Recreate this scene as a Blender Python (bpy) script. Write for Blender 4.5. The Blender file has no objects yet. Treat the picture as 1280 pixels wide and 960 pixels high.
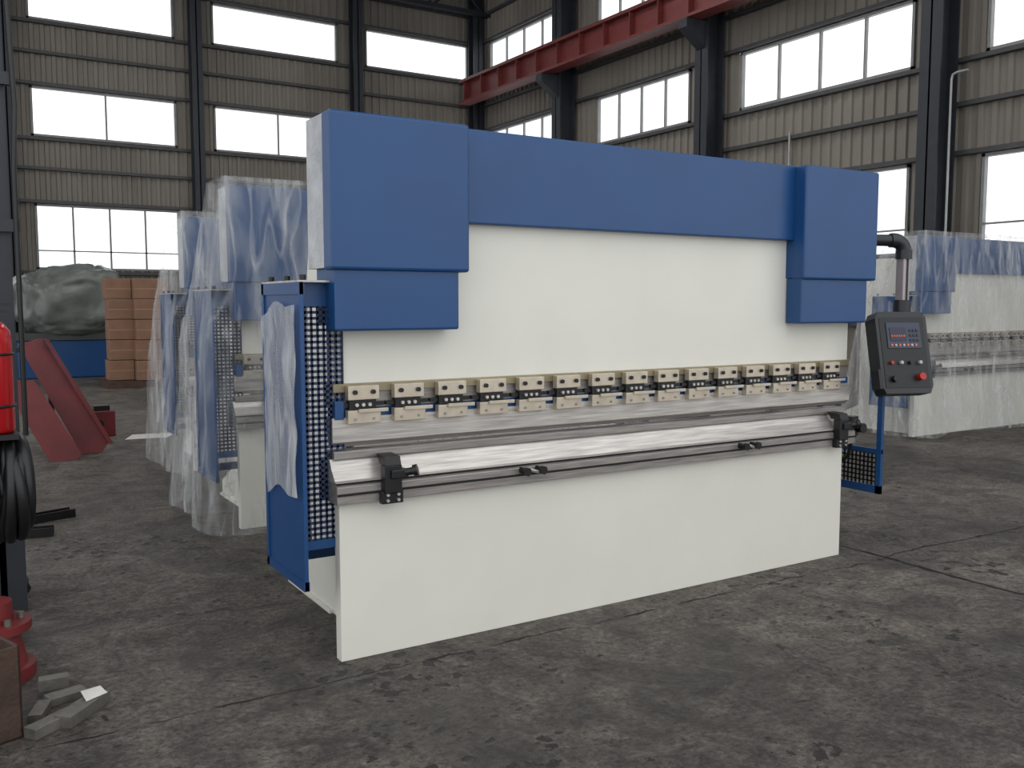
import bpy, bmesh, math, random
from mathutils import Vector, Matrix, noise
random.seed(4)
sc=bpy.context.scene
COL=sc.collection

# ---------------------------------------------------------------- materials
def srgb(r,g,b):
    f=lambda c:(c/255/12.92) if c/255<=0.04045 else ((c/255+0.055)/1.055)**2.4
    return (f(r),f(g),f(b),1)
def new(name):
    m=bpy.data.materials.new(name); m.use_nodes=True
    nt=m.node_tree; b=nt.nodes['Principled BSDF']; return m,nt,b
def mat(name,rgb,rough=.5,metal=0,var=.12,scale=6,bump=0,bscale=60,stretch=None,spec=None):
    m,nt,b=new(name); N=nt.nodes; L=nt.links
    tc=N.new('ShaderNodeTexCoord'); mp=N.new('ShaderNodeMapping')
    L.new(tc.outputs['Object'],mp.inputs[0])
    if stretch: mp.inputs['Scale'].default_value=stretch
    n=N.new('ShaderNodeTexNoise'); n.inputs['Scale'].default_value=scale; n.inputs['Detail'].default_value=6
    L.new(mp.outputs[0],n.inputs[0])
    r=N.new('ShaderNodeValToRGB')
    c=srgb(*rgb)
    r.color_ramp.elements[0].position=.3; r.color_ramp.elements[1].position=.7
    r.color_ramp.elements[0].color=tuple(max(0,x*(1-var)) for x in c[:3])+(1,)
    r.color_ramp.elements[1].color=tuple(min(1,x*(1+var)) for x in c[:3])+(1,)
    L.new(n.outputs[0],r.inputs[0]); L.new(r.outputs[0],b.inputs['Base Color'])
    b.inputs['Roughness'].default_value=rough; b.inputs['Metallic'].default_value=metal
    if spec is not None: b.inputs['Specular IOR Level'].default_value=spec
    if bump:
        n2=N.new('ShaderNodeTexNoise'); n2.inputs['Scale'].default_value=bscale; L.new(mp.outputs[0],n2.inputs[0])
        bp=N.new('ShaderNodeBump'); bp.inputs['Strength'].default_value=bump; bp.inputs['Distance'].default_value=.01
        L.new(n2.outputs[0],bp.inputs['Height']); L.new(bp.outputs[0],b.inputs['Normal'])
    return m
M={}
M['white']=mat('cream_paint',(213,211,202),.4,var=.025,scale=3)
M['sidewhite']=mat('white_film_side',(165,168,172),.3,var=.22,scale=9,bump=.35,bscale=70)
M['blue']=mat('blue_powder_coat',(15,64,114),.38,var=.06,scale=3,bump=.08,bscale=300)
M['navy']=mat('navy_mesh_paint',(26,42,76),.5,var=.06)
M['steel']=mat('machined_steel',(186,181,176),.30,.5,var=.26,scale=5,stretch=(1,8,22))
M['steeld']=mat('dark_machined_steel',(146,141,137),.36,.5,var=.26,scale=6,stretch=(1,6,16))
M['clamp']=mat('zinc_clamp_steel',(188,177,160),.32,.55,var=.1,scale=20)
M['brass']=mat('tan_strip_steel',(140,130,104),.4,.5,var=.12,scale=8)
M['black']=mat('black_oxide',(22,22,24),.4,.2,var=.2,scale=20)
M['dark']=mat('dark_gap',(14,14,15),.8)
M['plastic']=mat('pendant_black_plastic',(26,28,32),.42,var=.05)
M['alu']=mat('aluminium_column',(160,150,153),.4,.4,var=.06)
M['wall']=mat('ribbed_sheet_wall',(122,116,108),.6,0,var=.16,scale=.9,stretch=(1,1,.5))
M['girt']=mat('grey_girt_steel',(66,66,68),.55,.1,var=.15)
M['column']=mat('dark_blue_grey_column',(40,43,50),.55,.1,var=.15)
M['frame']=mat('window_frame_grey',(128,128,128),.5,.1)
M['cranered']=mat('crane_red_paint',(100,40,38),.5,0,var=.2)
M['redpaint']=mat('red_primer_paint',(104,30,33),.5,0,var=.26,scale=4)
M['extred']=mat('extinguisher_red',(166,20,25),.22,0,var=.04)
M['card']=mat('cardboard',(128,96,76),.8,0,var=.1,scale=5)
M['tape']=mat('packing_tape',(146,112,92),.4)
M['tarp']=mat('grey_green_tarp',(100,105,101),.35,0,var=.3,scale=3,bump=.8,bscale=6)
M['rust']=mat('rusty_steel',(70,52,44),.7,.2,var=.3,scale=12,bump=.3)
M['bar']=mat('cut_steel_bar',(104,101,95),.5,.4,var=.25,scale=14,bump=.2)
M['paper']=mat('white_paper',(205,203,198),.7)
M['label']=mat('panel_label',(42,46,70),.3)
M['screen']=mat('lcd_screen',(16,22,52),.15)
M['orange']=mat('orange_led',(210,90,20),.3)
M['redbtn']=mat('red_button',(160,20,20),.3)
M['keys']=mat('white_keys',(160,160,160),.4)
M['ceil']=mat('roof_sheet',(74,74,74),.7,var=.1)
M['conduit']=mat('galvanised_conduit',(150,150,150),.4,.3)
M['hose']=mat('black_rubber',(18,18,20),.45)

def film(name,lo,hi,sc_=7):
    m,nt,b=new(name); N=nt.nodes; L=nt.links
    b.inputs['Base Color'].default_value=(.66,.67,.68,1); b.inputs['Roughness'].default_value=.14
    tc=N.new('ShaderNodeTexCoord'); mp=N.new('ShaderNodeMapping'); mp.inputs['Scale'].default_value=(1,1,.22)
    L.new(tc.outputs['Object'],mp.inputs[0])
    n=N.new('ShaderNodeTexNoise'); n.inputs['Scale'].default_value=sc_; n.inputs['Detail'].default_value=10; n.inputs['Distortion'].default_value=.4; n.inputs['Roughness'].default_value=.62
    L.new(mp.outputs[0],n.inputs[0])
    r=N.new('ShaderNodeMapRange'); r.inputs[1].default_value=.42; r.inputs[2].default_value=.80; r.inputs[3].default_value=lo; r.inputs[4].default_value=hi
    L.new(n.outputs[0],r.inputs[0])
    n3=N.new('ShaderNodeTexNoise'); n3.inputs['Scale'].default_value=4.5; n3.inputs['Detail'].default_value=2; n3.inputs['Distortion'].default_value=.5
    L.new(mp.outputs[0],n3.inputs[0])
    s=N.new('ShaderNodeMath'); s.operation='SUBTRACT'; s.inputs[1].default_value=.5; L.new(n3.outputs[0],s.inputs[0])
    ab=N.new('ShaderNodeMath'); ab.operation='ABSOLUTE'; L.new(s.outputs[0],ab.inputs[0])
    rr=N.new('ShaderNodeMapRange'); rr.inputs[1].default_value=0; rr.inputs[2].default_value=.03; rr.inputs[3].default_value=.20; rr.inputs[4].default_value=0
    L.new(ab.outputs[0],rr.inputs[0])
    ad=N.new('ShaderNodeMath'); ad.operation='ADD'; ad.use_clamp=True; L.new(r.outputs[0],ad.inputs[0]); L.new(rr.outputs[0],ad.inputs[1])
    L.new(ad.outputs[0],b.inputs['Alpha'])
    bp=N.new('ShaderNodeBump'); bp.inputs['Strength'].default_value=.8; bp.inputs['Distance'].default_value=.02
    L.new(n.outputs[0],bp.inputs['Height']); L.new(bp.outputs[0],b.inputs['Normal'])
    return m
M['film']=film('plastic_film',.09,.55)
M['film2']=film('guard_plastic_film',.32,.75)

def floor_mat():
    m,nt,b=new('old_concrete_floor'); N=nt.nodes; L=nt.links
    tc=N.new('ShaderNodeTexCoord')
    def nz(s,d=8,dist=0,ro=.65,off=0):
        n=N.new('ShaderNodeTexNoise'); n.inputs['Scale'].default_value=s; n.inputs['Detail'].default_value=d
        n.inputs['Roughness'].default_value=ro; n.inputs['Distortion'].default_value=dist
        if off:
            mp=N.new('ShaderNodeMapping'); mp.inputs['Location'].default_value=(off,off*.7,0); L.new(tc.outputs['Object'],mp.inputs[0]); L.new(mp.outputs[0],n.inputs[0])
        else: L.new(tc.outputs['Object'],n.inputs[0])
        return n
    def ramp(src,p0,c0,p1,c1):
        r=N.new('ShaderNodeValToRGB'); e=r.color_ramp.elements
        e[0].position=p0;e[0].color=c0;e[1].position=p1;e[1].color=c1; L.new(src,r.inputs[0]); return r
    def mul(a,c):
        mx=N.new('ShaderNodeMixRGB'); mx.blend_type='MULTIPLY'; mx.inputs[0].default_value=1
        L.new(a.outputs[0],mx.inputs[1]); L.new(c.outputs[0],mx.inputs[2]); return mx
    big=ramp(nz(.5,6,.8).outputs[0],.34,srgb(66,61,57),.68,srgb(112,105,98))
    mid=ramp(nz(4.5,10,.8,.78).outputs[0],.38,(.42,.42,.42,1),.64,(1.45,1.44,1.42,1))
    fine=ramp(nz(34,8,0,.85).outputs[0],.38,(.25,.25,.25,1),.64,(1.75,1.75,1.75,1))
    mx=mul(mul(big,mid),fine)
    v=N.new('ShaderNodeTexVoronoi'); v.inputs['Scale'].default_value=13
    ds=nz(9,4); mv=N.new('ShaderNodeMixRGB'); mv.inputs[0].default_value=.16
    L.new(tc.outputs['Object'],mv.inputs[1]); L.new(ds.outputs['Color'],mv.inputs[2]); L.new(mv.outputs[0],v.inputs[0])
    mask=nz(.9,4)
    mm=N.new('ShaderNodeMapRange'); mm.inputs[1].default_value=.40; mm.inputs[2].default_value=.62; mm.inputs[3].default_value=.0; mm.inputs[4].default_value=.36
    L.new(mask.outputs[0],mm.inputs[0])
    lt=N.new('ShaderNodeMath'); lt.operation='SUBTRACT'; L.new(mm.outputs[0],lt.inputs[0]); L.new(v.outputs['Distance'],lt.inputs[1])
    pr=N.new('ShaderNodeMapRange'); pr.inputs[1].default_value=0; pr.inputs[2].default_value=.07; L.new(lt.outputs[0],pr.inputs[0])
    m2=N.new('ShaderNodeMixRGB'); L.new(pr.outputs[0],m2.inputs[0]); L.new(mx.outputs[0],m2.inputs[1]); m2.inputs[2].default_value=srgb(36,33,31)
    s1=ramp(nz(2.4,12,1.2,.75).outputs[0],.56,(0,0,0,1),.72,(.55,.55,.55,1))
    m3=N.new('ShaderNodeMixRGB'); L.new(s1.outputs[0],m3.inputs[0]); L.new(m2.outputs[0],m3.inputs[1]); m3.inputs[2].default_value=srgb(132,126,118)
    # oily dark stains (smoother)
    st=ramp(nz(1.3,9,.9,.6,7.3).outputs[0],.53,(0,0,0,1),.62,(.75,.75,.75,1))
    m4=N.new('ShaderNodeMixRGB'); m4.blend_type='MULTIPLY'; L.new(st.outputs[0],m4.inputs[0]); L.new(m3.outputs[0],m4.inputs[1]); m4.inputs[2].default_value=(.42,.41,.40,1)
    L.new(m4.outputs[0],b.inputs['Base Color'])
    rr=N.new('ShaderNodeMapRange'); rr.inputs[3].default_value=.68; rr.inputs[4].default_value=.40
    L.new(st.outputs[0],rr.inputs[0]); L.new(rr.outputs[0],b.inputs['Roughness'])
    h=N.new('ShaderNodeMath'); h.operation='SUBTRACT'; L.new(nz(22,8).outputs[0],h.inputs[0]); L.new(pr.outputs[0],h.inputs[1])
    bp=N.new('ShaderNodeBump'); bp.inputs['Strength'].default_value=1; bp.inputs['Distance'].default_value=.025
    L.new(h.outputs[0],bp.inputs['Height']); L.new(bp.outputs[0],b.inputs['Normal'])
    return m
M['floor']=floor_mat()
M['crack']=mat('crack_dark',(18,17,16),.9)

# ---------------------------------------------------------------- mesh builder
class MB:
    def __init__(s): s.v=[];s.f=[];s.m=[];s.mats=[];s.sm=[]
    def mi(s,k):
        if k not in s.mats: s.mats.append(k)
        return s.mats.index(k)
    def add(s,vs,fs,k,smooth=False):
        o=len(s.v); s.v+= [tuple(v) for v in vs]
        for f in fs: s.f.append([i+o for i in f]); s.m.append(s.mi(k)); s.sm.append(smooth)
    def box(s,x0,x1,y0,y1,z0,z1,k,T=None,ch=0):
        if ch:
            bm=bmesh.new(); bmesh.ops.create_cube(bm,size=1)
            for v in bm.verts: v.co=Vector(((x0+x1)/2+v.co.x*(x1-x0),(y0+y1)/2+v.co.y*(y1-y0),(z0+z1)/2+v.co.z*(z1-z0)))
            bmesh.ops.bevel(bm,geom=bm.edges[:],offset=ch,segments=3,profile=.5,affect='EDGES')
            bm.verts.index_update()
            vs=[v.co.copy() for v in bm.verts]; fs=[[v.index for v in f.verts] for f in bm.faces]; bm.free()
        else:
            vs=[Vector(p) for p in ((x0,y0,z0),(x1,y0,z0),(x1,y1,z0),(x0,y1,z0),(x0,y0,z1),(x1,y0,z1),(x1,y1,z1),(x0,y1,z1))]
            fs=[(0,3,2,1),(4,5,6,7),(0,1,5,4),(1,2,6,5),(2,3,7,6),(3,0,4,7)]
        if T: vs=[T@v for v in vs]
        s.add(vs,fs,k)
    def prism(s,pts,axis,a0,a1,k,T=None):
        n=len(pts); vs=[]
        for a in (a0,a1):
            for p in pts:
                if axis=='x': vs.append(Vector((a,p[0],p[1])))
                elif axis=='y': vs.append(Vector((p[0],a,p[1])))
                else: vs.append(Vector((p[0],p[1],a)))
        if T: vs=[T@v for v in vs]
        fs=[list(range(n))[::-1],list(range(n,2*n))]+[(i,(i+1)%n,n+(i+1)%n,n+i) for i in range(n)]
        s.add(vs,fs,k)
    def cyl(s,p0,p1,r0,k,r1=None,n=20):
        p0=Vector(p0);p1=Vector(p1); r1=r0 if r1 is None else r1
        d=(p1-p0).normalized(); u=d.orthogonal().normalized(); w=d.cross(u)
        vs=[p0+(u*math.cos(t)+w*math.sin(t))*r0 for t in [2*math.pi*i/n for i in range(n)]]
        vs+=[p1+(u*math.cos(t)+w*math.sin(t))*r1 for t in [2*math.pi*i/n for i in range(n)]]
        s.add(vs,[(i,(i+1)%n,n+(i+1)%n,n+i) for i in range(n)],k,True)
        s.add(vs[:n],[list(range(n))[::-1]],k); s.add(vs[n:],[list(range(n))],k)
    def tube(s,pts,r,k,n=12):
        pts=[Vector(p) for p in pts]; vs=[]; up=None
        for i,p in enumerate(pts):
            d=(pts[min(i+1,len(pts)-1)]-pts[max(i-1,0)]).normalized()
            u=d.orthogonal() if up is None else (up-d*up.dot(d))
            u.normalize(); up=u; w=d.cross(u)
            rr=r[i] if isinstance(r,(list,tuple)) else r
            vs+=[p+(u*math.cos(2*math.pi*j/n)+w*math.sin(2*math.pi*j/n))*rr for j in range(n)]
        fs=[(i*n+j,i*n+(j+1)%n,(i+1)*n+(j+1)%n,(i+1)*n+j) for i in range(len(pts)-1) for j in range(n)]
        s.add(vs,fs,k,True); s.add(vs[:n],[list(range(n))[::-1]],k); s.add(vs[-n:],[list(range(n))],k)
    def obj(s,name,parent=None,bevel=0,loc=(0,0,0)):
        me=bpy.data.meshes.new(name); me.from_pydata(s.v,[],s.f)
        for k in s.mats: me.materials.append(M[k])
        for p,mi,sm in zip(me.polygons,s.m,s.sm): p.material_index=mi; p.use_smooth=sm
        me.validate(); me.update()
        bm=bmesh.new(); bm.from_mesh(me); bmesh.ops.recalc_face_normals(bm,faces=bm.faces[:]); bm.to_mesh(me); bm.free()
        o=bpy.data.objects.new(name,me); COL.objects.link(o); o.location=loc
        if bevel:
            b=o.modifiers.new('bevel','BEVEL'); b.width=bevel; b.segments=2; b.limit_method='ANGLE'; b.angle_limit=math.radians(40)
        if parent: o.parent=parent
        return o
def empty(name,loc=(0,0,0)):
    e=bpy.data.objects.new(name,None); COL.objects.link(e); e.location=loc; e.empty_display_size=.2; return e

# ---------------------------------------------------------------- press brake
def drape(parent,rects,z_top,seed,zb=.04,matk='film'):
    K=420; R=60; vs=[];fs=[]
    def ring(z):
        for a,b in zip(rects,rects[1:]):
            if a[0]>=z>=b[0]:
                t=(a[0]-z)/(a[0]-b[0]); return [a[i]+(b[i]-a[i])*t for i in range(1,5)]
        return rects[-1][1:]
    for j in range(R+1):
        t=j/R; z=z_top-(z_top-zb)*t
        x0,x1,y0,y1=ring(z); W=x1-x0; D=y1-y0; P=2*(W+D)
        for i in range(K):
            q=P*i/K
            if q<W: p=(x0+q,y0); n=(0,-1)
            elif q<W+D: q-=W; p=(x1,y0+q); n=(1,0)
            elif q<2*W+D: q-=W+D; p=(x1-q,y1); n=(0,1)
            else: q-=2*W+D; p=(x0,y1-q); n=(-1,0)
            cx,cy=(x0+x1)/2,(y0+y1)/2
            rad=Vector((p[0]-cx,(p[1]-cy)*1.5)).normalized()
            nn=Vector(n)*.7+rad*.3
            s=i/K*9.0
            f=noise.noise(Vector((s*2.2+seed,z*.18,seed)))*1.1+abs(noise.noise(Vector((s*7+seed+z*.8,z*.3,seed+3))))*.7+noise.noise(Vector((s*3,z*3.5,seed+9)))*.18
            amp=.012+.085*t
            off=amp*f+ .01
            zz=z+ (noise.noise(Vector((s*2,0,seed)))*.06 if j>R-3 else 0)
            vs.append((p[0]+nn.x*off,p[1]+nn.y*off,max(.012,zz)))
    for j in range(R):
        for i in range(K): fs.append((j*K+i,j*K+(i+1)%K,(j+1)*K+(i+1)%K,(j+1)*K+i))
    c=(sum(v[0] for v in vs[:K])/K,sum(v[1] for v in vs[:K])/K)
    prev=list(range(K))
    for g in (.66,.33):
        st=len(vs)
        for i in range(K):
            v=vs[i]; vs.append((c[0]+(v[0]-c[0])*g,c[1]+(v[1]-c[1])*g,z_top+.012*noise.noise(Vector((v[0]*3,v[1]*3,g)))))
        for i in range(K): fs.append((prev[i],st+i,st+(i+1)%K,prev[(i+1)%K]))
        prev=list(range(st,st+K))
    vs.append((c[0],c[1],z_top))
    for i in range(K): fs.append((prev[i],len(vs)-1,prev[(i+1)%K]))
    mb=MB(); mb.add(vs,fs,matk,True); return mb.obj('plastic_wrap',parent)

def press_brake(ox,oy,wrapped=False,pendant=True,seed=0):
    root=empty('press_brake',(1.42+ox,3.68+oy,0))
    L=(-1.42,-3.68,0)
    b=MB(); b.box(1.42,4.68,3.68,3.74,0,.70,'white'); b.obj('bed_plate',root,.003,L)
    b=MB()
    for x0,x1 in ((1.62,1.66),(4.46,4.50)):
        b.prism([(3.74,0),(4.95,0),(4.95,.12),(4.6,.28),(4.6,1.7),(4.5,2.1),(3.86,2.1),(3.86,1.0),(4.1,.97),(4.1,.78),(3.74,.78)],'x',x0,x1,'white')
    b.box(1.66,4.46,3.78,3.80,.1,.6,'white'); b.box(1.66,4.46,4.5,4.55,1.5,2.0,'white')
    b.box(1.60,1.80,4.3,4.95,0,.02,'white'); b.box(4.3,4.52,4.3,4.95,0,.02,'white')
    b.obj('side_frames',root,.003,L)
    b=MB()
    b.prism([(3.635,.70),(3.80,.70),(3.80,.79),(3.66,.79),(3.635,.775)],'x',1.395,4.74,'steeld')
    b.prism([(3.645,.79),(3.80,.79),(3.80,.885),(3.72,.885),(3.70,.845),(3.66,.80)],'x',1.395,4.74,'steel')
    b.box(1.395,4.745,3.628,3.6349,.738,.748,'dark')
    b.box(1.395,4.745,3.642,3.66,.786,.792,'dark')
    b.prism([(3.705,.885),(3.80,.885),(3.80,.918),(3.77,.918),(3.755,.905),(3.74,.918),(3.705,.918)],'x',1.41,4.73,'steeld')
    b.box(1.395,4.74,3.80,3.84,.70,.88,'dark')
    b.obj('bed_table_and_die',root,.002,L)
    b=MB(); b.box(1.42,4.78,3.744,3.80,1.205,1.93,'white'); b.box(1.42,4.78,3.80,3.83,1.1,1.2,'blue'); b.obj('ram_plate',root,.003,L)
    b=MB()
    b.box(1.42,4.78,3.728,3.80,1.17,1.207,'brass')
    b.box(1.42,4.78,3.742,3.80,1.09,1.17,'steeld')
    b.box(1.42,4.78,3.735,3.80,1.06,1.10,'blue' )
    b.box(1.42,1.462,3.712,3.74,1.055,1.135,'blue',ch=.003)
    b.prism([(3.718,1.062),(3.79,1.062),(3.79,1.0),(3.763,.932),(3.753,.932),(3.718,.955)],'x',1.41,4.78,'steel')
    b.obj('punch_and_holder',root,.002,L)
    b=MB()
    for i in range(15):
        c=1.545+i*.2165; w=.072
        b.box(c-w,c+w,3.690,3.728,1.138,1.200,'clamp',ch=.003)
        b.box(c-w-.004,c+w+.004,3.684,3.72,1.036,1.094,'clamp',ch=.003)
        b.box(c-w+.01,c+w-.01,3.705,3.735,1.094,1.138,'black')
        b.box(c-w-.03,c+w+.03,3.715,3.736,1.108,1.125,'black')
        for dx in (-.042,.042): b.cyl((c+dx,3.679,1.172),(c+dx,3.695,1.172),.010,'black',n=14)
        for dx in (-.042,.042): b.cyl((c+dx,3.679,1.056),(c+dx,3.69,1.056),.006,'steeld',n=12)
        for dx in (-.03,.0,.03): b.cyl((c+dx,3.694,1.116),(c+dx,3.71,1.116),.008,'steel',n=10)
        b.box(c-.03,c+w+.035,3.672,3.684,1.084,1.10,'clamp',ch=.002)
    b.obj('tool_clamps',root,0,L)
    b=MB()
    for x0,x1 in ((1.374,2.024),(4.208,4.853)):
        b.box(x0,x1,3.604,3.70,1.69,2.337,'blue',ch=.014)
        b.box(x0+.004,x1-.004,3.69,3.89,1.70,2.333,'sidewhite' if x0<2 else 'blue')
        if x0<2: b.box(x0+.02,x1-.045,3.624,3.74,1.437,1.70,'blue',ch=.01)
        else: b.box(x0+.004,x1-.06,3.624,3.74,1.437,1.70,'blue',ch=.01)
        b.box(x0+.03,x1-.05,3.74,3.86,1.46,1.70,'blue')
    b.obj('cylinder_covers',root,.002,L)
    b=MB(); b.box(2.0,4.23,3.69,3.86,1.915,2.337,'blue',ch=.006); b.obj('top_beam_cover',root,0,L)
    for side in (0,1):
        b=MB()
        X=1.265 if side==0 else 5.04; s=1 if side==0 else -1
        y0,y1=3.66,4.17
        zt=1.64; zb=.345
        if side==0:
            b.box(X-.008,X+.008,y0,y0+.02,zb,zt,'blue'); b.box(X-.012,X+.012,y1-.03,y1,zb,zt,'blue')
            b.box(X-.012,X+.012,y0,y1,zb,zb+.04,'blue'); b.box(X-.012,X+.012,y0,y1,zt-.05,zt,'blue')
            b.box(X-.004,X+.004,y0+.02,y1-.03,zb+.04,zt-.04,'blue')
            xa,xb=X,X+.20
            yp=3.735
            b.box(xa,xb,yp-.005,yp+.005,zt-.10,zt,'blue'); b.box(xa,xb,yp-.005,yp+.005,.50,.54,'blue')
            nx=7; nz=40
            for k in range(nx+1): x=xa+.012+k*(xb-xa-.012)/nx; b.box(x-.005,x+.005,yp-.003,yp+.003,.52,zt-.08,'navy')
            for k in range(nz+1): z=.54+k*(zt-.10-.54)/nz; b.box(xa,xb,yp-.003,yp+.003,z-.006,z+.006,'navy')
            b.box(X,1.64,4.13,4.17,zt-.05,zt,'blue'); b.box(X,1.64,4.13,4.17,zb,zb+.05,'blue')
            for yy in (3.70,3.9,4.12): b.cyl((X+.02,yy,zt),(X+.02,yy,zt+.03),.014,'black')
            b.box(X-.01,X+.15,y0+.02,y1,zt,zt+.008,'steel')
        else:
            b.box(X-.012,X+.012,y0,y0+.035,zb,1.15,'blue'); b.box(X-.012,X+.012,y1-.035,y1,zb,zt,'blue')
            b.box(X-.012,X+.012,y0,y1,zb,zb+.05,'blue')
            b.box(X-.008,X+.008,y0,y1,.60,.63,'blue')
            for k in range(16): b.box(X-.003,X+.003,y0+.035+k*.03,y0+.047+k*.03,zb+.05,.60,'black')
            for k in range(7): b.box(X-.003,X+.003,y0+.03,y1-.03,zb+.07+k*.03,zb+.08+k*.03,'black')
            b.prism([(4.72,1.50),(4.87,1.42),(4.80,1.72),(4.72,1.72)],'y',3.80,3.82,'blue')
            b.box(4.48,X,4.13,4.17,1.58,1.64,'blue'); b.box(4.48,X,4.13,4.17,zb,zb+.05,'blue')
        b.obj('guard_left' if side==0 else 'guard_right',root,0,L)
    if not wrapped:
        vs=[];fs=[];nu,nv=20,60
        for j in range(nv+1):
            for i in range(nu+1):
                y=3.67+i/nu*.43; z=.74+j/nv*.80
                off=.012+.02*abs(noise.noise(Vector((y*6,z*2,2))))+.012*abs(noise.noise(Vector((y*22,z*5,5))))
                y+= .02*noise.noise(Vector((z*5,i*.3,1)))
                vs.append((1.265-.010-off,y,z-.10*noise.noise(Vector((y*4,0,3)))))
        for j in range(nv):
            for i in range(nu): a=j*(nu+1)+i; fs.append((a,a+1,a+nu+2,a+nu+1))
        b=MB(); b.add(vs,fs,'film2',True); b.obj('guard_film',root,0,L)
    b=MB()
    for c in (1.64,4.585):
        b.box(c-.055,c+.045,3.600,3.636,.69,.745,'black',ch=.004)
        b.box(c-.045,c+.035,3.588,3.640,.735,.86,'black',ch=.006)
        b.box(c-.02,c+.06,3.575,3.63,.80,.84,'black',ch=.006)
        b.prism([(3.588,.86),(3.66,.86),(3.69,.90),(3.60,.895)],'x',c-.04,c+.03,'black')
        b.cyl((c+.03,3.60,.82),(c+.08,3.57,.83),.017,'black'); b.cyl((c+.08,3.57,.83),(c+.095,3.56,.835),.026,'black')
        for dz in (.705,.73): b.cyl((c-.03,3.592,dz),(c-.03,3.602,dz),.007,'steel',n=10); b.cyl((c+.02,3.592,dz),(c+.02,3.602,dz),.007,'steel',n=10)
    for c in (2.36,3.80):
        for dx in (-.045,.045):
            b.cyl((c+dx,3.59,.765),(c+dx,3.64,.765),.015,'black'); b.cyl((c+dx,3.575,.765),(c+dx,3.592,.765),.022,'black',n=6)
        b.cyl((c-.03,3.60,.775),(c+.03,3.60,.755),.008,'steel')
    b.obj('front_support_brackets',root,0,L)
    b=MB()
    b.box(4.70,4.86,3.86,4.1,.55,.62,'black'); b.cyl((4.80,3.62,.79),(4.80,3.74,.79),.03,'black'); b.box(4.74,4.80,3.66,3.74,.74,.86,'black')
    b.tube([(4.80,3.7,.76),(4.83,3.75,.6),(4.80,3.85,.5),(4.75,3.95,.55)],.012,'black')
    b.obj('backgauge_drive',root,0,L)
    if pendant:
        b=MB()
        b.cyl((4.80,3.80,1.945),(5.08,3.66,1.945),.036,'plastic')
        el=[(5.06,3.67,1.945)]+[(5.08+.065*math.sin(t),3.66-.03*math.sin(t),1.945-.07*(1-math.cos(t))) for t in [k*math.pi/2/6 for k in range(7)]]
        b.tube(el,.045,'plastic')
        b.cyl((5.145,3.63,1.885),(5.145,3.63,1.83),.05,'plastic')
        b.box(5.11,5.175,3.60,3.66,1.56,1.86,'alu',ch=.008)
        b.box(5.135,5.15,3.596,3.601,1.56,1.83,'black')
        b.cyl((5.143,3.63,1.575),(5.143,3.63,1.50),.052,'plastic')
        b.obj('pendant_arm',root,0,L)
        T=Matrix.Translation((5.035,3.55,1.24))@Matrix.Rotation(math.radians(-20),4,'Z')@Matrix.Rotation(math.radians(-14),4,'X')@Matrix.Scale(.92,4,(1,0,0))
        b=MB()
        pts=[(-.165,-.25),(.165,-.25),(.19,-.2),(.19,.22),(.165,.26),(-.165,.26),(-.19,.22),(-.19,-.2)]
        b.prism(pts,'y',-.04,.07,'plastic',T)
        b.box(-.165,.165,-.043,-.04,-.215,.225,'black',T)
        b.box(-.12,.13,-.048,-.043,.03,.19,'label',T)
        b.box(-.10,.02,-.051,-.048,.075,.16,'screen',T)
        for k in range(6): b.box(-.09+k*.018,-.08+k*.018,-.053,-.051,.10,.112,'orange',T)
        for r in range(3):
            for k in range(3): b.box(.045+k*.026,.062+k*.026,-.052,-.048,.07+r*.03,.088+r*.03,'plastic',T)
        for k in range(7): b.box(-.10+k*.03,-.085+k*.03,-.052,-.048,.042,.056,'keys' if k%2 else 'orange',T)
        for k,mk in enumerate(('redbtn','keys','black','keys')):
            p=T@Vector((-.11+k*.07,-.043,-.06)); q=T@Vector((-.11+k*.07,-.062,-.06)); b.cyl(p,q,.011,mk,n=16)
        p=T@Vector((.09,-.043,-.15)); q=T@Vector((.09,-.08,-.15)); b.cyl(p,q,.022,'redbtn')
        p=T@Vector((-.10,-.043,-.16)); q=T@Vector((-.10,-.07,-.16)); b.cyl(p,q,.02,'black')
        b.box(-.215,-.19,-.05,.03,-.22,-.10,'black',T)
        b.obj('pendant_control_box',root,.004,L)
    if wrapped:
        o=drape(root,[(2.40,1.34,4.89,3.57,4.0),(1.95,1.30,4.93,3.55,4.2),(1.3,1.22,5.08,3.52,4.35),(0,1.17,5.12,3.46,4.6)],2.385,seed)
        o.location=L
    return root
press_brake(0,0,pendant=True)
press_brake(.29,2.60,True,False,seed=11)
press_brake(.55,5.08,True,False,seed=27)
press_brake(8.2,2.9,True,False,seed=43)

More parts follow.
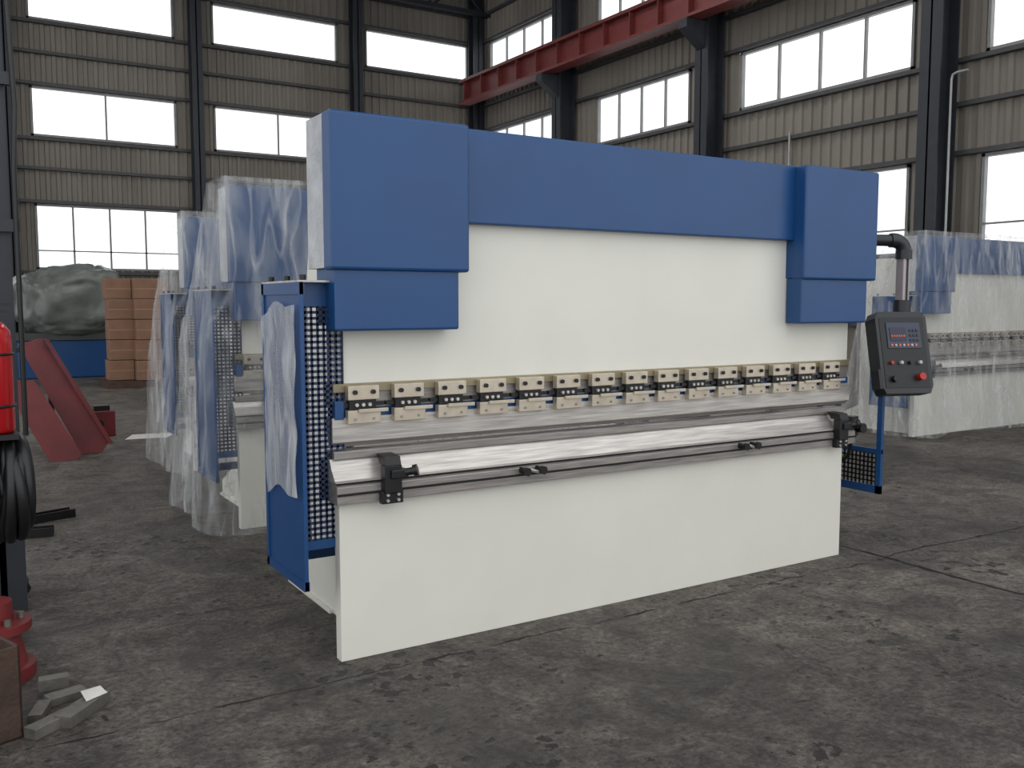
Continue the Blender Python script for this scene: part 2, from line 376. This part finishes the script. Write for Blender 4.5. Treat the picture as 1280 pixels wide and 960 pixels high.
# ---------------------------------------------------------------- hall shell
WX,WY,HZ=13.8,24.0,10.6
b=MB(); b.box(-8,WX+.3,-8,WY+.3,-.2,0,'floor'); b.obj('floor')
def jag(p0,p1,w,seed,gap=.05):
    p0=Vector(p0);p1=Vector(p1); n=int((p1-p0).length/.04); vs=[];fs=[]
    d=(p1-p0).normalized(); q=Vector((-d.y,d.x,0))
    for i in range(n+1):
        p=p0+(p1-p0)*i/n; o=.05*noise.noise(Vector((i*.05,seed,0)))+.02*noise.noise(Vector((i*.5,seed,1)))
        ww=w*max(gap,.45+1.5*noise.noise(Vector((i*.22,seed,5)))+.6*noise.noise(Vector((i*.9,seed,9))))
        vs+= [p+q*(o-ww),p+q*(o+ww)]
    for i in range(n): fs.append((2*i,2*i+1,2*i+3,2*i+2))
    return vs,fs
b=MB()
for a in (jag((-3,3.52,.002),(4.87,3.49,.002),.006,1),jag((4.87,3.49,.002),(13,3.45,.002),.010,12,.45),jag((4.75,-2,.002),(4.87,3.5,.002),.020,2,.45),jag((4.87,3.5,.002),(4.9,18,.002),.012,3,.3),jag((-3,9.3,.002),(13,9.3,.002),.006,4),jag((-.4,-2,.002),(-.2,18,.002),.006,7)):
    b.add(a[0],a[1],'crack')
b.obj('floor_joints')

def ribbed(b,axis,pos,a0,a1,z0,z1,k='wall'):
    pitch=.22; d=.04; i0=math.floor(a0/pitch); a=i0*pitch
    pts=[]
    while a<a1+pitch:
        for o,h in ((0,0),(.05,0),(.068,-d),(.145,-d),(.165,0)): pts.append((a+o,h))
        a+=pitch
    pts=[p for p in pts if a0<p[0]<a1]
    pts=[(a0,0)]+pts+[(a1,0)]
    vs=[];fs=[]
    for p in pts:
        for z in (z0,z1):
            vs.append((p[0],pos+p[1],z) if axis=='y' else (pos+p[1],p[0],z))
    for i in range(len(pts)-1): fs.append((2*i,2*i+2,2*i+3,2*i+1))
    b.add(vs,fs,k)
ROWS=[(2.35,3.85),(5.38,6.5),(7.98,9.0)]
def wall(name,axis,pos,bays,lo,hi):
    b=MB(); zs=[0]+[z for r in ROWS for z in r]+[HZ]
    for i in range(0,len(zs),2): ribbed(b,axis,pos,lo,hi,zs[i],zs[i+1])
    for r in ROWS:
        edges=[lo]+[e for ba in bays for e in ba]+[hi]
        for i in range(0,len(edges),2): ribbed(b,axis,pos,edges[i],edges[i+1],r[0],r[1])
    b.obj(name)
backb=[(-6.1,-3.0),(-2.1,1.1),(2.0,5.2),(6.1,9.4),(10.2,13.4)]
rightb=[(-.4,3.4),(4.6,8.4),(9.65,13.5),(14.95,18.2),(19.75,23.3)]
wall('wall_back','y',WY,backb,-8,WX)
wall('wall_right','x',WX,rightb,-2,WY)
def lb(b,axis,pos,t0,t1,a0,a1,z0,z1,k):
    if axis=='y': b.box(a0,a1,pos-t1,pos-t0,z0,z1,k)
    else: b.box(pos-t1,pos-t0,a0,a1,z0,z1,k)
for name,axis,pos,lo,hi in (('trim_back_girts','y',WY,-8,WX),('trim_right_girts','x',WX,-2,WY)):
    b=MB()
    for z in (1.2,2.28,3.9,4.65,5.32,6.55,7.25,7.92,9.05,9.8): lb(b,axis,pos,.045,.16,lo,hi,z-.035,z+.035,'girt')
    b.obj(name)
n=0
for axis,pos,bays in (('y',WY,backb),('x',WX,rightb)):
    for ba in bays:
        for ri,r in enumerate(ROWS):
            n+=1; b=MB(); z0,z1=r; a0,a1=ba
            f=.05
            lb(b,axis,pos,-.03,.06,a0,a1,z0,z0+f,'frame'); lb(b,axis,pos,-.03,.06,a0,a1,z1-f,z1,'frame')
            lb(b,axis,pos,-.03,.06,a0,a0+f,z0,z1,'frame'); lb(b,axis,pos,-.03,.06,a1-f,a1,z0,z1,'frame')
            nm=4
            for k in range(1,nm):
                if axis=='y' and ri>0 and k%2: continue
                if axis=='y' and ri==2: continue
                a=a0+(a1-a0)*k/nm; lb(b,axis,pos,-.02,.04,a-.02,a+.02,z0,z1,'frame')
            if ri==0: lb(b,axis,pos,-.02,.04,a0,a1,z0+.42,z0+.45,'frame')
            b.obj('window_%d'%n)
def hcol(b,cx,cy,z0,z1,w,d,k,axis,base=True):
    t=.03
    if axis=='x':
        b.box(cx-d/2,cx-d/2+t,cy-w/2,cy+w/2,z0,z1,k); b.box(cx+d/2-t,cx+d/2,cy-w/2,cy+w/2,z0,z1,k); b.box(cx-d/2,cx+d/2,cy-t/2,cy+t/2,z0,z1,k)
    else:
        b.box(cx-w/2,cx+w/2,cy-d/2,cy-d/2+t,z0,z1,k); b.box(cx-w/2,cx+w/2,cy+d/2-t,cy+d/2,z0,z1,k); b.box(cx-t/2,cx+t/2,cy-d/2,cy+d/2,z0,z1,k)
    if base: b.box(cx-w/2-.04,cx+w/2+.04,cy-d/2-.04,cy+d/2+.04,0,.03,k)
for y in (3.9,8.95,14.0,19.1):
    b=MB(); hcol(b,WX-.42,y,0,HZ,.36,.45,'column','x')
    b.prism([(WX-.64,6.6),(WX-1.15,6.95),(WX-1.15,7.12),(WX-.64,7.12)],'y',y-.12,y+.12,'column')
    b.obj('steel_column')
for x in (-2.6,1.5,5.62,9.8):
    b=MB(); hcol(b,x,WY-.36,0,HZ,.26,.34,'column','y'); b.obj('steel_column')
b=MB(); hcol(b,WX-.32,WY-.36,0,HZ,.3,.34,'column','y'); b.obj('steel_column')
b=MB(); X=WX-.95
b.box(X-.18,X+.18,0,23.2,7.70,7.76,'cranered'); b.box(X-.18,X+.18,0,23.2,7.13,7.19,'cranered'); b.box(X-.015,X+.015,0,23.2,7.18,7.71,'cranered')
y=.4
while y<23: b.box(X-.16,X+.16,y-.012,y+.012,7.19,7.70,'cranered'); y+=.9
b.box(X-.04,X+.04,0,23.2,7.76,7.84,'girt')
b.obj('crane_runway_beam')
b=MB()
b.box(-8,WX+.1,3.0,WY+.1,HZ,HZ+.08,'ceil'); b.obj('ceiling')
for y in (3.9,8.95,14.0,19.1,23.4):
    b=MB(); b.box(-8,WX,y-.08,y+.08,HZ-.16,HZ,'column'); b.box(-8,WX,y-.08,y+.08,HZ-.9,HZ-.78,'column')
    x=-8; k=0
    while x<WX-.6:
        b.tube([(x,y,HZ-.82 if k%2 else HZ-.08),(x+.8,y,HZ-.08 if k%2 else HZ-.82)],.035,'column',8); x+=.8;k+=1
    b.obj('roof_truss')
b=MB()
b.tube([(13.05,8.51,2.0),(13.05,8.51,4.9),(13.05,8.49,4.97),(13.05,8.42,4.99),(13.05,8.25,4.99)],.018,'conduit'); b.obj('wall_conduit')
b=MB(); b.tube([(13.62,12.1,2.0),(13.62,12.1,4.75)],.022,'conduit'); b.obj('wall_conduit')

# ---------------------------------------------------------------- left items
b=MB(); hcol(b,.22,5.25,0,HZ,.20,.2,'column','y',False)
for z in (1.9,2.6,3.4): b.box(.10,.36,5.12,5.15,z,z+.06,'column')
b.tube([(.345,5.12,.9),(.345,5.12,2.2),(.36,5.11,2.5),(.34,5.12,3.2),(.34,5.12,6)],.012,'hose',8)
b.obj('steel_column')
root=empty('fire_extinguisher',(.19,4.66,0))
b=MB(); prof=[(0,.98),(.075,.98),(.085,.995),(.085,1.38),(.08,1.43),(.055,1.465),(.025,1.48),(.025,1.5)]
N=32;vs=[];fs=[]
for r,z in prof:
    for i in range(N): vs.append((r*math.cos(2*math.pi*i/N),r*math.sin(2*math.pi*i/N),z))
for j in range(len(prof)-1):
    for i in range(N): fs.append((j*N+i,j*N+(i+1)%N,(j+1)*N+(i+1)%N,(j+1)*N+i))
b.add(vs,fs,'extred',True); b.obj('cylinder_body',root)
b=MB(); b.cyl((0,0,1.5),(0,0,1.54),.02,'black'); b.box(-.01,.09,-.012,.012,1.54,1.555,'black'); b.box(-.01,.08,-.012,.012,1.51,1.52,'black')
b.tube([(-.02,0,1.52),(-.09,-.02,1.5),(-.11,-.03,1.35),(-.10,-.05,1.1),(-.09,-.06,1.02)],.012,'black')
for z in (1.10,1.33): b.tube([(.088*math.cos(t),.088*math.sin(t),z) for t in [2*math.pi*i/24 for i in range(25)]],.006,'black')
b.obj('valve_and_hose',root)
root=empty('hose_stand',(.16,4.72,0))
b=MB(); b.box(-.16,.12,-.16,.10,.955,.978,'black'); b.box(-.14,-.08,.02,.08,0,.955,'column'); b.box(-.2,.1,-.12,.2,0,.02,'column'); b.obj('post_and_shelf',root)
b=MB()
pts=[]
for i in range(420):
    t=i/420*2*math.pi*13
    pts.append((.05+.08*math.sin(t*.13)+.02*math.sin(i*.21), -.02+(.15+.04*math.sin(i*.05))*math.cos(t), .72+(.19+.04*math.sin(i*.07))*math.sin(t)))
b.tube(pts,.026,'hose',8)
b.obj('coiled_hose',root)
b=MB()
pts=[]
for i in range(120):
    t=i/120*2*math.pi*4; pts.append((-.02+(.19-.001*i*.3)*math.cos(t), .75+(.19-.001*i*.3)*math.sin(t), .03+.045*(t/6.283)))
b.tube(pts,.03,'hose',8); b.obj('cable_pile',root)
b=MB()
for x,y,a,l in ((.45,7.2,20,.9),(.40,6.85,-10,.6)):
    T=Matrix.Translation((x-.1,y,0))@Matrix.Rotation(math.radians(a),4,'Z')
    b.box(-l/2,l/2,-.05,.05,0,.012,'black',T); b.box(-l/2,l/2,-.05,-.04,.012,.06,'black',T); b.box(-l/2,l/2,.04,.05,.012,.06,'black',T)
b.obj('steel_channel_offcuts')
b=MB()
cx,cy=.13,4.30
b.cyl((cx,cy,0),(cx,cy,.05),.16,'redpaint',n=32); b.cyl((cx,cy,.05),(cx,cy,.2),.13,'redpaint',r1=.10,n=32); b.cyl((cx,cy,.2),(cx,cy,.235),.15,'redpaint',n=32)
b.cyl((cx,cy,.235),(cx,cy,.32),.08,'redpaint',n=24)
for k in range(6): b.cyl((cx+.11*math.cos(k*1.047),cy+.11*math.sin(k*1.047),.235),(cx+.11*math.cos(k*1.047),cy+.11*math.sin(k*1.047),.26),.014,'bar',n=6)
b.obj('red_flange_stand')
b=MB()
T=Matrix.Translation((.04,3.70,0))@Matrix.Rotation(math.radians(20),4,'Z')
b.box(-.3,.12,-.12,-.108,0,.34,'rust',T); b.box(-.3,.12,.108,.12,0,.34,'rust',T); b.box(.108,.12,-.12,.12,0,.34,'rust',T); b.box(-.3,.12,-.12,.12,0,.012,'rust',T); b.box(-.3,-.288,-.12,.12,0,.34,'rust',T)
b.obj('rusty_steel_bin',None,.003)
b=MB()
for x,y,a,l,w,h,z in ((.30,3.66,35,.22,.06,.04,0),(.40,3.72,48,.24,.07,.045,0),(.36,3.90,15,.14,.07,.03,0),(.33,4.04,-5,.11,.05,.05,0),(.26,3.8,70,.14,.05,.03,0.0)):
    T=Matrix.Translation((x,y,z))@Matrix.Rotation(math.radians(a),4,'Z'); b.box(-l/2,l/2,-w/2,w/2,0,h,'bar',T,ch=.002)
b.obj('cut_steel_bars')
b=MB(); T=Matrix.Translation((.44,3.77,.047))@Matrix.Rotation(math.radians(30),4,'Z')
b.add([T@Vector(p) for p in ((-.05,-.03,0),(.04,-.035,.002),(.05,.02,.015),(-.03,.03,.02),(0,0,.012))],[(0,1,4),(1,2,4),(2,3,4),(3,0,4)],'paper'); b.obj('paper_scrap')
b=MB()
b.add([(1.75,11.2,.003),(2.2,11.15,.003),(2.4,11.5,.003),(1.9,11.6,.003)],[(0,1,2,3)],'paper'); b.obj('paper_sheet')
b=MB()
def leaning(pts,yb,yt,k,t=.03):
    zt=max(p[1] for p in pts); vs=[]
    for d in (0,t):
        for x,z in pts: vs.append((x,yb+(yt-yb)*z/zt+d,z))
    n=len(pts); fs=[list(range(n)),list(range(n,2*n))]+[(i,(i+1)%n,n+(i+1)%n,n+i) for i in range(n)]
    b.add(vs,fs,k)
leaning([(.68,1.14),(.90,1.2),(1.46,.10),(1.40,.01),(1.20,.0)],10.35,10.6,'redpaint')
leaning([(.90,1.2),(.95,1.19),(1.50,.10),(1.46,.09)],10.30,10.5,'redpaint',.02)
leaning([(.50,.80),(.78,.80),(1.16,.06),(1.12,.0),(.87,.0)],10.0,10.2,'redpaint')
b.box(.30,.36,10.75,11.3,0,1.3,'column'); b.box(.30,1.0,10.75,10.8,1.05,1.1,'column'); b.box(.95,1.0,10.75,10.8,0,1.05,'column')
b.obj('leaning_red_steel_plates',None,.002)
b=MB(); b.box(1.45,1.72,11.6,11.85,0,.3,'redpaint',ch=.01); b.box(1.5,1.67,11.65,11.8,.3,.36,'black'); b.cyl((1.53,11.59,.15),(1.53,11.58,.15),.06,'black'); b.obj('red_tool_box')
root=empty('cardboard_carton_stack',(3.12,18.2,0))
b=MB()
b.box(-.55,.75,-.1,1.0,0,.12,'rust')
for cx,w,dy in ((.30,.60,0),(-.24,.44,.25),(.30,.60,.55)):
    for k in range(5):
        z=.13+k*.38; o=random.uniform(-.03,.03)
        b.box(cx-w/2+o,cx+w/2+o,dy-.05,dy+.42,z,z+.37,'card',ch=.01)
        b.box(cx-w/2+o-.001,cx+w/2+o+.001,dy-.053,dy-.049,z+.17,z+.19,'tape')
b.obj('cartons',root)
root=empty('tarp_covered_lathe',(2.45,21.8,0))
b=MB(); b.box(-1.1,.9,-.5,.5,0,.8,'blue',ch=.03); b.box(-1.2,1.0,-.55,.55,.8,.95,'girt'); b.obj('machine_base',root)
bm=bmesh.new(); bmesh.ops.create_icosphere(bm,subdivisions=5,radius=1)
for v in bm.verts:
    c=v.co.copy()
    s=Vector((math.copysign(abs(c.x)**.6,c.x)*1.1,math.copysign(abs(c.y)**.6,c.y)*.75,math.copysign(abs(c.z)**.7,c.z)*.72))
    if s.x<-.3: s.z*=.94
    s.z+=.06*math.sin(s.x*4)*(c.z>0)
    s+=c*(.14*noise.noise(c*2.2)+.10*abs(noise.noise(Vector((c.x*6,c.y*6,c.z*1.5)))))
    v.co=s+Vector((0,0,1.6))
    if v.co.z<.75: v.co.z=.75
me=bpy.data.meshes.new('tarp'); bm.to_mesh(me); bm.free(); me.materials.append(M['tarp'])
for p in me.polygons: p.use_smooth=True
o=bpy.data.objects.new('tarp',me); COL.objects.link(o); o.parent=root

# ---------------------------------------------------------------- light
w=bpy.data.worlds.new('overcast_sky'); sc.world=w; w.use_nodes=True
bg=w.node_tree.nodes['Background']; bg.inputs[0].default_value=(.96,.985,1,1); bg.inputs[1].default_value=1.6
def area(name,loc,rot,sx,sy,e,c=(1,.98,.95)):
    l=bpy.data.lights.new(name,'AREA'); l.shape='RECTANGLE'; l.size=sx; l.size_y=sy; l.energy=e; l.color=c
    o=bpy.data.objects.new(name,l); COL.objects.link(o); o.location=loc; o.rotation_euler=[math.radians(r) for r in rot]; return o
area('overhead_fill',(3,14,HZ-1.1),(0,0,0),1.2,8,220)  # added fill lamps below the closed roof, no skylight is modelled
area('overhead_fill',(9,14,HZ-1.1),(0,0,0),1.2,8,220)
sc.view_settings.view_transform='Standard'
sc.view_settings.look='None'
cd=bpy.data.cameras.new('camera'); cam=bpy.data.objects.new('camera',cd); COL.objects.link(cam)
cam.location=(0,0,1.55); cam.rotation_euler=(math.radians(90-4.97),0,math.radians(-31.9))
cd.sensor_width=36; cd.lens=36*1150/1280; cd.clip_end=200
sc.camera=cam
